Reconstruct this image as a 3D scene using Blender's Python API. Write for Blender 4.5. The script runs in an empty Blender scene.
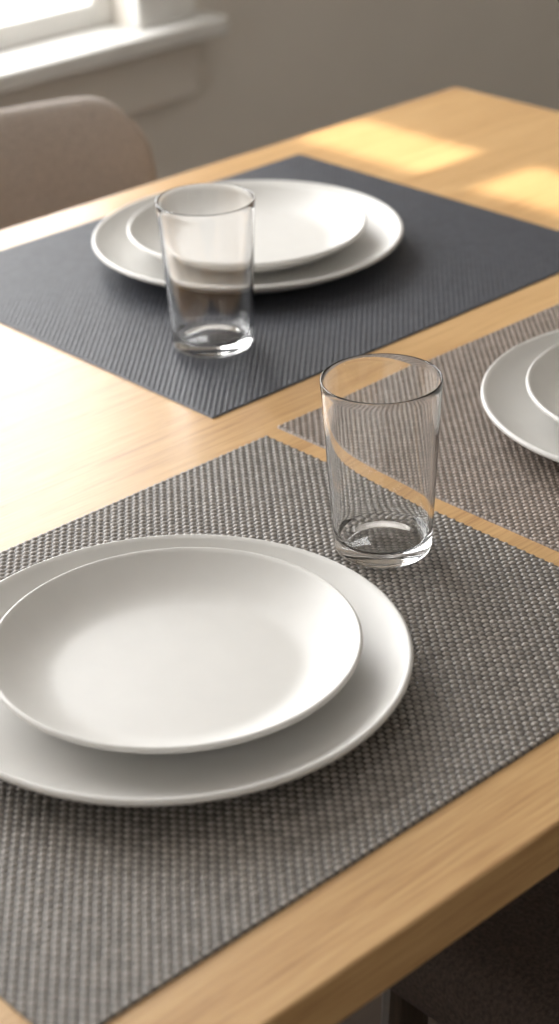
import bpy, bmesh, math
import numpy as np
from mathutils import Matrix, Vector

S=0.571; TZ=0.75
scene=bpy.context.scene
col=scene.collection
scene.view_settings.view_transform='Standard'
scene.view_settings.look='None'
scene.view_settings.exposure=-0.85

# ---------------- materials
def newmat(name):
    m=bpy.data.materials.new(name); m.use_nodes=True
    nt=m.node_tree; b=nt.nodes['Principled BSDF']
    return m,nt,b
def N(nt,t,**kw):
    n=nt.nodes.new(t)
    for k,v in kw.items(): setattr(n,k,v)
    return n
def plain(name,c,rough=0.6,noise=0.04,scale=20,bump=0.0,spec=0.5):
    m,nt,b=newmat(name)
    tc=N(nt,'ShaderNodeTexCoord'); no=N(nt,'ShaderNodeTexNoise'); no.inputs['Scale'].default_value=scale
    no.inputs['Detail'].default_value=6
    nt.links.new(tc.outputs['Object'],no.inputs['Vector'])
    r=N(nt,'ShaderNodeValToRGB')
    r.color_ramp.elements[0].position=0.3; r.color_ramp.elements[1].position=0.7
    r.color_ramp.elements[0].color=(*[max(0,x*(1-noise)) for x in c],1)
    r.color_ramp.elements[1].color=(*[min(1,x*(1+noise)) for x in c],1)
    nt.links.new(no.outputs['Fac'],r.inputs['Fac']); nt.links.new(r.outputs['Color'],b.inputs['Base Color'])
    b.inputs['Roughness'].default_value=rough
    b.inputs['Specular IOR Level'].default_value=spec
    if bump>0:
        bp=N(nt,'ShaderNodeBump'); bp.inputs['Strength'].default_value=bump; bp.inputs['Distance'].default_value=0.002
        nt.links.new(no.outputs['Fac'],bp.inputs['Height']); nt.links.new(bp.outputs['Normal'],b.inputs['Normal'])
    return m
def wood(name,c1,c2,c3,rough=0.35,axis=0,coat=0.3,spec=0.5):
    m,nt,b=newmat(name)
    tc=N(nt,'ShaderNodeTexCoord')
    def mp(along,across):
        k=N(nt,'ShaderNodeMapping'); s=[across]*3; s[axis]=along
        k.inputs['Scale'].default_value=s; nt.links.new(tc.outputs['Object'],k.inputs['Vector']); return k
    n1=N(nt,'ShaderNodeTexNoise'); n1.inputs['Scale'].default_value=1; n1.inputs['Detail'].default_value=5; n1.inputs['Distortion'].default_value=0.6
    nt.links.new(mp(3.0,70).outputs[0],n1.inputs['Vector'])
    n2=N(nt,'ShaderNodeTexNoise'); n2.inputs['Scale'].default_value=1; n2.inputs['Detail'].default_value=5; n2.inputs['Roughness'].default_value=0.6
    nt.links.new(mp(18,420).outputs[0],n2.inputs['Vector'])
    n3=N(nt,'ShaderNodeTexNoise'); n3.inputs['Scale'].default_value=1; n3.inputs['Detail'].default_value=2
    nt.links.new(mp(0.7,5.5).outputs[0],n3.inputs['Vector'])
    mx=N(nt,'ShaderNodeMath',operation='MULTIPLY'); nt.links.new(n1.outputs['Fac'],mx.inputs[0]); mx.inputs[1].default_value=0.33
    ma=N(nt,'ShaderNodeMath',operation='MULTIPLY_ADD'); nt.links.new(n2.outputs['Fac'],ma.inputs[0]); ma.inputs[1].default_value=0.52; nt.links.new(mx.outputs[0],ma.inputs[2])
    mb=N(nt,'ShaderNodeMath',operation='MULTIPLY_ADD'); nt.links.new(n3.outputs['Fac'],mb.inputs[0]); mb.inputs[1].default_value=0.15; nt.links.new(ma.outputs[0],mb.inputs[2])
    r=N(nt,'ShaderNodeValToRGB'); e=r.color_ramp.elements
    e[0].position=0.37; e[0].color=(*c1,1); e[1].position=0.59; e[1].color=(*c3,1)
    k=e.new(0.47); k.color=(*c2,1)
    nt.links.new(mb.outputs[0],r.inputs['Fac']); nt.links.new(r.outputs['Color'],b.inputs['Base Color'])
    b.inputs['Roughness'].default_value=rough; b.inputs['Specular IOR Level'].default_value=spec
    b.inputs['Coat Weight'].default_value=coat; b.inputs['Coat Roughness'].default_value=0.25
    bp=N(nt,'ShaderNodeBump'); bp.inputs['Strength'].default_value=0.12; bp.inputs['Distance'].default_value=0.0006
    nt.links.new(n2.outputs['Fac'],bp.inputs['Height']); nt.links.new(bp.outputs['Normal'],b.inputs['Normal'])
    return m
def yarnmat(name,cw,cp,rough=0.5):
    m,nt,b=newmat(name)
    at=N(nt,'ShaderNodeAttribute',attribute_name='yarn')
    sp=N(nt,'ShaderNodeSeparateColor'); nt.links.new(at.outputs['Color'],sp.inputs[0])
    mx=N(nt,'ShaderNodeMix',data_type='RGBA'); nt.links.new(sp.outputs[0],mx.inputs['Factor'])
    mx.inputs['A'].default_value=(*cp,1); mx.inputs['B'].default_value=(*cw,1)
    hs=N(nt,'ShaderNodeHueSaturation'); nt.links.new(mx.outputs['Result'],hs.inputs['Color'])
    mr=N(nt,'ShaderNodeMapRange'); mr.inputs['To Min'].default_value=0.78; mr.inputs['To Max'].default_value=1.2
    nt.links.new(sp.outputs[1],mr.inputs['Value']); nt.links.new(mr.outputs[0],hs.inputs['Value'])
    nt.links.new(hs.outputs[0],b.inputs['Base Color'])
    b.inputs['Roughness'].default_value=rough; b.inputs['Specular IOR Level'].default_value=0.5
    return m

M_oak=wood('oak_honey',(0.40,0.225,0.095),(0.53,0.32,0.142),(0.61,0.39,0.182),rough=0.33,coat=0.12,spec=0.45)
M_leg=wood('walnut_leg',(0.03,0.018,0.011),(0.04,0.026,0.016),(0.055,0.035,0.022),rough=0.5,axis=2)
M_tleg=wood('oak_leg',(0.33,0.17,0.055),(0.45,0.25,0.09),(0.54,0.32,0.125),rough=0.4,axis=2)
M_floor=wood('floor_walnut',(0.04,0.024,0.015),(0.055,0.034,0.021),(0.075,0.047,0.03),rough=0.5)
M_wall=plain('wall_taupe_paint',(0.74,0.695,0.63),0.9,0.02,6)
M_wall2=plain('wall_warm_paint',(0.60,0.57,0.52),0.9,0.02,6)
M_ceil=plain('ceiling_paint',(0.74,0.72,0.69),0.9,0.02,6)
M_trim=plain('trim_white',(0.76,0.75,0.72),0.5,0.02,10)
M_plate=plain('stoneware_offwhite',(0.645,0.632,0.605),0.38,0.015,60,0,0.45)
M_fab=plain('chair_fabric_taupe',(0.43,0.385,0.35),0.9,0.15,350,0.5,0.2)
M_fab2=plain('chair_fabric_brown_shaded',(0.085,0.064,0.053),0.9,0.3,350,0.6,0.2)  # near chair's fabric; shadow by the table is put into this darker colour
M_sun_mask=plain('sun_mask_panel',(0.4,0.36,0.3),0.9,0.03,40)  # for the added panels that mask the sun
M_gray=yarnmat('mat_gray_yarn',(0.285,0.258,0.230),(0.050,0.044,0.039))
M_dark=yarnmat('mat_charcoal_yarn',(0.072,0.076,0.090),(0.026,0.028,0.035),0.5)
M_beige=yarnmat('mat_beige_yarn',(0.32,0.262,0.222),(0.080,0.063,0.052))
mg,nt,b=newmat('clear_glass')
nt.nodes.remove(b); g=N(nt,'ShaderNodeBsdfGlass'); g.inputs['IOR'].default_value=1.46; g.inputs['Roughness'].default_value=0.0
g.inputs['Color'].default_value=(1.0,1.0,1.0,1)
nt.links.new(g.outputs[0],nt.nodes['Material Output'].inputs[0]); M_glass=mg
mp_,nt,b=newmat('window_pane_glass')
nt.nodes.remove(b); tr=N(nt,'ShaderNodeBsdfTransparent'); gl=N(nt,'ShaderNodeBsdfGlossy'); gl.inputs['Roughness'].default_value=0.02
mix=N(nt,'ShaderNodeMixShader'); mix.inputs[0].default_value=0.05
nt.links.new(tr.outputs[0],mix.inputs[1]); nt.links.new(gl.outputs[0],mix.inputs[2]); nt.links.new(mix.outputs[0],nt.nodes['Material Output'].inputs[0]); M_pane=mp_

# ---------------- mesh helpers
def obj_from(name,verts,faces,mat,parent=None,smooth=False):
    me=bpy.data.meshes.new(name); me.from_pydata([tuple(v) for v in verts],[],faces); me.update()
    bm=bmesh.new(); bm.from_mesh(me); bmesh.ops.recalc_face_normals(bm,faces=bm.faces); bm.to_mesh(me); bm.free()
    if smooth:
        for p in me.polygons: p.use_smooth=True
    o=bpy.data.objects.new(name,me); col.objects.link(o); me.materials.append(mat)
    if parent: o.parent=parent
    return o
def boxes(name,lst,mat,parent=None,bevel=0,seg=3):
    V=[];F=[]
    for lo,hi in lst:
        k=len(V)
        for z in (lo[2],hi[2]):
            for (x,y) in ((lo[0],lo[1]),(hi[0],lo[1]),(hi[0],hi[1]),(lo[0],hi[1])): V.append((x,y,z))
        F+= [tuple(k+i for i in f) for f in ((0,3,2,1),(4,5,6,7),(0,1,5,4),(1,2,6,5),(2,3,7,6),(3,0,4,7))]
    o=obj_from(name,V,F,mat,parent)
    if bevel>0:
        md=o.modifiers.new('bevel','BEVEL'); md.width=bevel; md.segments=seg; md.limit_method='ANGLE'
        for p in o.data.polygons: p.use_smooth=True
        o.modifiers.new('wn','WEIGHTED_NORMAL')
    return o
def empty(name,loc=(0,0,0),rot=0):
    e=bpy.data.objects.new(name,None); col.objects.link(e); e.location=loc; e.rotation_euler=(0,0,rot); e.empty_display_size=0.1
    return e
def lathe(name,prof,mat,loc,seg=128):
    V=[];F=[];idx=[]
    for r,z in prof:
        if r<1e-6: idx.append([len(V)]); V.append((0,0,z))
        else:
            idx.append(list(range(len(V),len(V)+seg)))
            for k in range(seg):
                a=2*math.pi*k/seg; V.append((r*math.cos(a),r*math.sin(a),z))
    for a,bb in zip(idx[:-1],idx[1:]):
        for k in range(seg):
            k2=(k+1)%seg
            if len(a)==1 and len(bb)==1: continue
            if len(a)==1: F.append((a[0],bb[k],bb[k2]))
            elif len(bb)==1: F.append((a[k],bb[0],a[k2]))
            else: F.append((a[k],bb[k],bb[k2],a[k2]))
    o=obj_from(name,V,F,mat,None,True); o.location=loc
    return o

# ---------------- room
RX0,RX1,RY0,RY1,RZ=-1.7,3.4,-1.9,3.8*S,2.6
boxes('floor',[((RX0-.1,RY0-.1,-.05),(RX1+.1,RY1+.1,0))],M_floor)
boxes('ceiling',[((RX0-.1,RY0-.1,RZ),(RX1+.1,RY1+.1,RZ+.05))],M_ceil)
wx0,wx1,wz0,wz1=-0.45,2.95*S,0.69,2.3
boxes('wall_back',[((RX0,RY1,0),(wx0,RY1+.12,RZ)),((wx1,RY1,0),(RX1,RY1+.12,RZ)),((wx0,RY1,0),(wx1,RY1+.12,wz0-.06)),((wx0,RY1,wz1),(wx1,RY1+.12,RZ))],M_wall)
ly0,ly1,lz0,lz1=-0.3,0.6,0.95,2.2
boxes('wall_left',[((RX0-.12,RY0,0),(RX0,ly0,RZ)),((RX0-.12,ly1,0),(RX0,RY1,RZ)),((RX0-.12,ly0,0),(RX0,ly1,lz0)),((RX0-.12,ly0,lz1),(RX0,ly1,RZ))],M_wall2)
ry0,ry1,rz0,rz1=0.82,1.42,1.5,2.42
boxes('wall_right',[((RX1,RY0,0),(RX1+.1,ry0,RZ)),((RX1,ry1,0),(RX1+.1,RY1,RZ)),((RX1,ry0,0),(RX1+.1,ry1,rz0)),((RX1,ry0,rz1),(RX1+.1,ry1,RZ))],M_wall)
boxes('wall_front',[((RX0,RY0-.1,0),(RX1,RY0,RZ))],M_wall2)
boxes('baseboard_back',[((RX0,RY1-.015,0),(RX1,RY1,.12))],M_trim,bevel=.003)
boxes('baseboard_right',[((RX1-.015,RY0,0),(RX1,RY1-.015,.12))],M_trim,bevel=.003)
boxes('baseboard_left',[((RX0,RY0,0),(RX0+.015,RY1-.015,.12))],M_trim,bevel=.003)
# window 1
sz=1.321-1.22*S+.022
w=empty('window_1')
cw=.11
boxes('casing',[((wx0-cw,RY1-.02,sz),(wx0,RY1,wz1+cw)),((wx1,RY1-.02,sz),(wx1+cw,RY1,wz1+cw)),((wx0,RY1-.02,wz1),(wx1,RY1,wz1+cw))],M_trim,w,.004)
boxes('sill_board',[((wx0-cw-.05,RY1-.06,sz-.028),(wx1+cw+.03,RY1+.10,sz))],M_trim,w,.006)
boxes('apron',[((wx0-cw,RY1-.02,sz-.12),(wx1+cw,RY1,sz-.028))],M_wall,w,.004)
f=.035; mxm=(wx0+wx1)/2
boxes('sash',[((wx0,RY1+.04,sz),(wx0+f,RY1+.08,wz1)),((wx1-f,RY1+.04,sz),(wx1,RY1+.08,wz1)),((wx0+f,RY1+.04,sz),(wx1-f,RY1+.08,sz+f)),((wx0+f,RY1+.04,wz1-f),(wx1-f,RY1+.08,wz1)),((mxm-.03,RY1+.04,sz+f),(mxm+.03,RY1+.08,wz1-f))],M_trim,w,.003)
boxes('pane',[((wx0+f,RY1+.058,sz+f),(wx1-f,RY1+.062,wz1-f))],M_pane,w)
# added unseen opening (right wall); panels cut to shape the table's sun patches
w=empty('sun_slot_mask')
T=math.tan(math.radians(35))
g0=TZ+(RX1-.01-1.34)*T; g1=TZ+(RX1-.01-1.25)*T
boxes('sun_mask_lower',[((RX1-.012,ry0-.02,rz0-.02),(RX1-.008,ry1+.02,g0))],M_sun_mask,w)
boxes('sun_mask_upper',[((RX1-.012,ry0-.02,g1),(RX1-.008,ry1+.02,rz1+.02))],M_sun_mask,w)
boxes('sun_mask_divider',[((RX1-.011,1.119,g0),(RX1-.009,1.182,g1)),((RX1-.011,1.352,g0),(RX1-.009,ry1+.02,g1))],M_sun_mask,w)
# extra window (left wall), added out of view to let in fill light
w=empty('fill_window')
boxes('casing',[((RX0,ly0-cw,lz0-cw),(RX0+.02,ly0,lz1+cw)),((RX0,ly1,lz0-cw),(RX0+.02,ly1+cw,lz1+cw)),((RX0,ly0,lz1),(RX0+.02,ly1,lz1+cw)),((RX0,ly0,lz0-cw),(RX0+.02,ly1,lz0))],M_trim,w,.004)
boxes('sash',[((RX0-.08,ly0,lz0),(RX0-.04,ly0+f,lz1)),((RX0-.08,ly1-f,lz0),(RX0-.04,ly1,lz1)),((RX0-.08,ly0+f,lz0),(RX0-.04,ly1-f,lz0+f)),((RX0-.08,ly0+f,lz1-f),(RX0-.04,ly1-f,lz1)),((RX0-.08,.12,lz0+f),(RX0-.04,.18,lz1-f))],M_trim,w,.003)
boxes('pane',[((RX0-.062,ly0+f,lz0+f),(RX0-.058,ly1-f,lz1-f))],M_pane,w)

# ---------------- table
t=empty('dining_table')
tx0,tx1,ty0,ty1=-0.45,2.612*S,0.80*S,2.377*S
boxes('tabletop',[((tx0,ty0,TZ-.030),(tx1,ty1,TZ))],M_oak,t,.002)
a=.07
boxes('apron',[((tx0+a,ty0+a,.65),(tx1-a,ty0+a+.022,.72)),((tx0+a,ty1-a-.022,.65),(tx1-a,ty1-a,.72)),((tx0+a,ty0+a+.022,.65),(tx0+a+.022,ty1-a-.022,.72)),((tx1-a-.022,ty0+a+.022,.65),(tx1-a,ty1-a-.022,.72))],M_oak,t,.002)
for i,(x,y) in enumerate(((tx0+.08,ty0+.08),(tx1-.08,ty0+.08),(tx0+.08,ty1-.08),(tx1-.08,ty1-.08))):
    V=[];r0,r1=.02,.032
    for z,r in ((0,r0),(.72,r1)):
        V+=[(x-r,y-r,z),(x+r,y-r,z),(x+r,y+r,z),(x-r,y+r,z)]
    o=obj_from('leg_%d'%(i+1),V,[(0,3,2,1),(4,5,6,7),(0,1,5,4),(1,2,6,5),(2,3,7,6),(3,0,4,7)],M_tleg,t)
    md=o.modifiers.new('b','BEVEL'); md.width=.004; md.segments=2

# ---------------- woven placemats
def placemat(X0,X1,Y0,Y1,px,py,amp,mat,ns,seed):
    x0,x1,y0,y1=X0*S,X1*S,Y0*S,Y1*S
    nx=int(round((x1-x0)/px)); ny=int(round((y1-y0)/py))
    gx=np.linspace(0,nx,nx*ns+1); gy=np.linspace(0,ny,ny*ns+1)
    U,Vv=np.meshgrid(gx,gy)
    j=np.minimum(np.floor(Vv),ny-1); i=np.minimum(np.floor(U),nx-1)
    fv=Vv-j; fu=U-i
    ph=np.where(j%2==0,0.0,1.0)
    c=0.5+0.5*np.cos(np.pi*(U-0.5-ph))
    prof=np.sqrt(np.clip(1-(2*fv-1)**2,0,1))
    pu=np.sqrt(np.clip(1-(2*fu-1)**2,0,1))
    hw=(prof**0.8)*(0.10+0.90*np.power(c,0.6))
    hp=0.5*pu*(1-c)
    h=np.maximum(hw,hp)
    rng=np.random.default_rng(seed)
    seg=np.floor((U-ph)/2.0).astype(int)+1
    R=rng.random((ny+2,nx+4)); rnd=R[j.astype(int),np.clip(seg,0,nx+3)]
    h=h*(0.92+0.16*rnd)
    yarn=np.clip((hw-hp)*4+0.3,0,1)
    Z=TZ+0.0010+amp*h
    Z[0,:]=TZ;Z[-1,:]=TZ;Z[:,0]=TZ;Z[:,-1]=TZ
    X=x0+(x1-x0)*U/nx; Y=y0+(y1-y0)*Vv/ny
    n_y,n_x=X.shape
    co=np.stack([X,Y,Z],-1).reshape(-1,3).astype(np.float32)
    idx=np.arange(n_x*n_y).reshape(n_y,n_x)
    q=np.stack([idx[:-1,:-1],idx[:-1,1:],idx[1:,1:],idx[1:,:-1]],-1).reshape(-1,4).astype(np.int32)
    me=bpy.data.meshes.new('placemat')
    me.vertices.add(len(co)); me.vertices.foreach_set('co',co.ravel())
    me.loops.add(q.size); me.loops.foreach_set('vertex_index',q.ravel())
    me.polygons.add(len(q)); me.polygons.foreach_set('loop_start',np.arange(0,q.size,4,dtype=np.int32)); me.polygons.foreach_set('loop_total',np.full(len(q),4,dtype=np.int32))
    me.update(calc_edges=True)
    me.polygons.foreach_set('use_smooth',np.ones(len(q),dtype=bool))
    at=me.attributes.new('yarn','FLOAT_COLOR','POINT')
    cc=np.stack([yarn,rnd,np.zeros_like(rnd),np.ones_like(rnd)],-1).reshape(-1).astype(np.float32)
    at.data.foreach_set('color',cc)
    me.materials.append(mat); me.validate()
    o=bpy.data.objects.new('placemat',me); col.objects.link(o)
    return o
placemat(0.555,1.348,0.884,1.528,0.0029,0.0036,0.0014,M_gray,5,1)
placemat(1.337,2.129,1.614,2.297,0.0029,0.0028,0.0008,M_dark,5,2)
placemat(1.374,2.17,0.884,1.538,0.0029,0.0033,0.0011,M_beige,5,3)

# ---------------- plates
def plate(name,R,rfoot,rflat,H,th,X,Y,z):
    top=[];bot=[]
    n=56
    Re=R-th*.45
    for k in range(n+1):
        r=Re*k/n
        s=max(0,(r-rflat)/(Re-rflat))
        ztop=th+(H-th)*(0.75*s**2+0.25*s**4)
        top.append((r,ztop))
    for k in range(n+1):
        r=Re*k/n
        s=max(0,(r-rfoot)/(Re-rfoot))
        zb=(H-th*.85)*(0.30*s+0.70*s**2)
        bot.append((r,zb if r>=rfoot-.006 else .0012))
    rt=top[-1];rb=bot[-1]
    prof=list(top)
    cz=(rt[1]+rb[1])/2; rr=(rt[1]-rb[1])/2
    for k in range(1,8):
        a=math.pi/2-math.pi*k/8
        prof.append((rt[0]+rr*math.cos(a),cz+rr*math.sin(a)))
    prof+=bot[::-1]
    return lathe(name,prof,M_plate,(X*S,Y*S,z),192)
MT=TZ+0.0027
for X,Y,dx,dy in ((.9185,1.1935,.0075,-.001),(1.745,2.001,.0015,.003),(1.711,1.200,.002,.001)):
    plate('dinner_plate',.1318,.086,.086,.021,.0050,X,Y,MT)
    plate('salad_plate',.1014,.058,.064,.0225,.0045,X+dx,Y+dy,MT+.0052)

# ---------------- tumblers
def tumbler(X,Y,k_=1.02):
    rb,rt,h,tk=.0294*k_,.0352*k_,.111*k_,.0012
    P=[(0,.0015),(rb-.010,.0012),(rb-.006,.0),(rb-.003,.0003),(rb-.0008,.0018),(rb,.0045)]
    m=24
    for k in range(1,m+1):
        s=k/m; P.append((rb+(rt-rb)*s,.0045+(h-.0055)*s))
    P+=[(rt-.0001,h-.0005),(rt-.0003,h-.0001),(rt-tk/2,h),(rt-tk+.0003,h-.0001),(rt-tk+.0001,h-.0005)]
    for k in range(m,-1,-1):
        s=k/m; P.append((rb+(rt-rb)*s-tk-.0006*(1-s),.013+(h-.0140)*s))
    ri=rb-tk-.0006
    P+=[(ri-.0006,.0112),(ri-.002,.0098),(ri-.005,.009),(ri*.5,.0086),(0,.0086)]
    return lathe('drinking_glass',P,M_glass,(X*S,Y*S,TZ+.0026),256)
tumbler(1.248,1.234)
tumbler(1.484,1.782,1.04)

# ---------------- chairs
def chair(cx,cy,rot,fab):
    c=empty('dining_chair',(cx,cy,0),rot)   # faces local +Y, back at -Y
    boxes('seat',[((-.235,-.20,.40),(.235,.24,.475))],fab,c,.03,5)
    nu,nv=41,25
    V=[];F=[]
    zb,zt=.44,.785
    for side in (0,1):
        for jv in range(nv):
            for iu in range(nu):
                u=-1+2*iu/(nu-1); v=jv/(nv-1)
                top=1-0.17*max(0,(abs(u)-.70)/.30)**2.4
                hw=.206+.010*v
                hw*= 1-0.03*max(0,(v-.6)/.4)**2
                x=hw*u
                z=zb+(zt-zb)*v*top
                y=-.215+.062*u*u-.035*v
                th=.018*(1-abs(u)**10*.7)*(1-.6*v**14)
                y+= th if side else -th
                V.append((x,y,z))
    def id(s,j,i): return s*nu*nv+j*nu+i
    for s in (0,1):
        for j in range(nv-1):
            for i in range(nu-1):
                F.append((id(s,j,i),id(s,j,i+1),id(s,j+1,i+1),id(s,j+1,i)))
    for i in range(nu-1):
        F.append((id(0,0,i),id(0,0,i+1),id(1,0,i+1),id(1,0,i))); F.append((id(0,nv-1,i),id(0,nv-1,i+1),id(1,nv-1,i+1),id(1,nv-1,i)))
    for j in range(nv-1):
        F.append((id(0,j,0),id(0,j+1,0),id(1,j+1,0),id(1,j,0))); F.append((id(0,j,nu-1),id(0,j+1,nu-1),id(1,j+1,nu-1),id(1,j,nu-1)))
    o=obj_from('backrest',V,F,fab,c,True)
    md=o.modifiers.new('s','SUBSURF'); md.levels=1; md.render_levels=1
    for i,(x,y) in enumerate(((-.2,-.17),(.2,-.17),(-.2,.2),(.2,.2))):
        V=[]
        ox=.02 if x>0 else -.02; oy=.02 if y>0 else -.03
        for z,r,kx,ky in ((0,.010,ox,oy),(.41,.018,0,0)):
            for q in range(12):
                a=2*math.pi*q/12; V.append((x+kx+r*math.cos(a),y+ky+r*math.sin(a),z))
        F=[(q,(q+1)%12,12+(q+1)%12,12+q) for q in range(12)]+[tuple(range(11,-1,-1)),tuple(range(12,24))]
        obj_from('leg_%d'%(i+1),V,F,M_leg,c)
    return c
chair(1.715*S,1.325,math.pi,M_fab)
chair(.93,.50,0,M_fab2)

# ---------------- camera
dA=Vector((2354,1112,-1881)).normalized(); dB=Vector((-1948,942,-1881)); dB=(dB-dA*dB.dot(dA)).normalized(); n=dA.cross(dB)
M=Matrix((dA,dB,n)).to_4x4(); M.translation=(0,0,TZ+S)
cd=bpy.data.cameras.new('camera'); cam=bpy.data.objects.new('camera',cd); col.objects.link(cam); cam.matrix_world=M
cd.sensor_fit='VERTICAL'; cd.sensor_height=36; cd.sensor_width=36; cd.lens=1881/1024*36
cd.clip_start=.02
cd.dof.use_dof=True; cd.dof.focus_distance=1.12; cd.dof.aperture_fstop=6.3
scene.camera=cam

# ---------------- light
wd=bpy.data.worlds.new('world'); scene.world=wd; wd.use_nodes=True
bg=wd.node_tree.nodes['Background']; bg.inputs[0].default_value=(.95,.97,1,1); bg.inputs[1].default_value=5.5
def area(name,loc,direction,sx,sy,power,c):
    l=bpy.data.lights.new(name,'AREA'); l.shape='RECTANGLE'; l.size=sx; l.size_y=sy; l.energy=power; l.color=c
    o=bpy.data.objects.new(name,l); col.objects.link(o); o.location=loc
    o.rotation_euler=Vector(direction).to_track_quat('-Z','Y').to_euler(); return o
area('daylight_back',((wx0+wx1)/2,RY1+.35,1.55),(0,-1,-.05),2.6,2.2,195,(1,.985,.96))
sl=bpy.data.lights.new('sun','SUN'); sl.energy=18; sl.angle=.008; sl.color=(1,.89,.72)
so=bpy.data.objects.new('sun',sl); col.objects.link(so); so.location=(5,1.2,4)
so.rotation_euler=Vector((-math.cos(math.radians(35)),0,-math.sin(math.radians(35)))).to_track_quat('-Z','Y').to_euler()
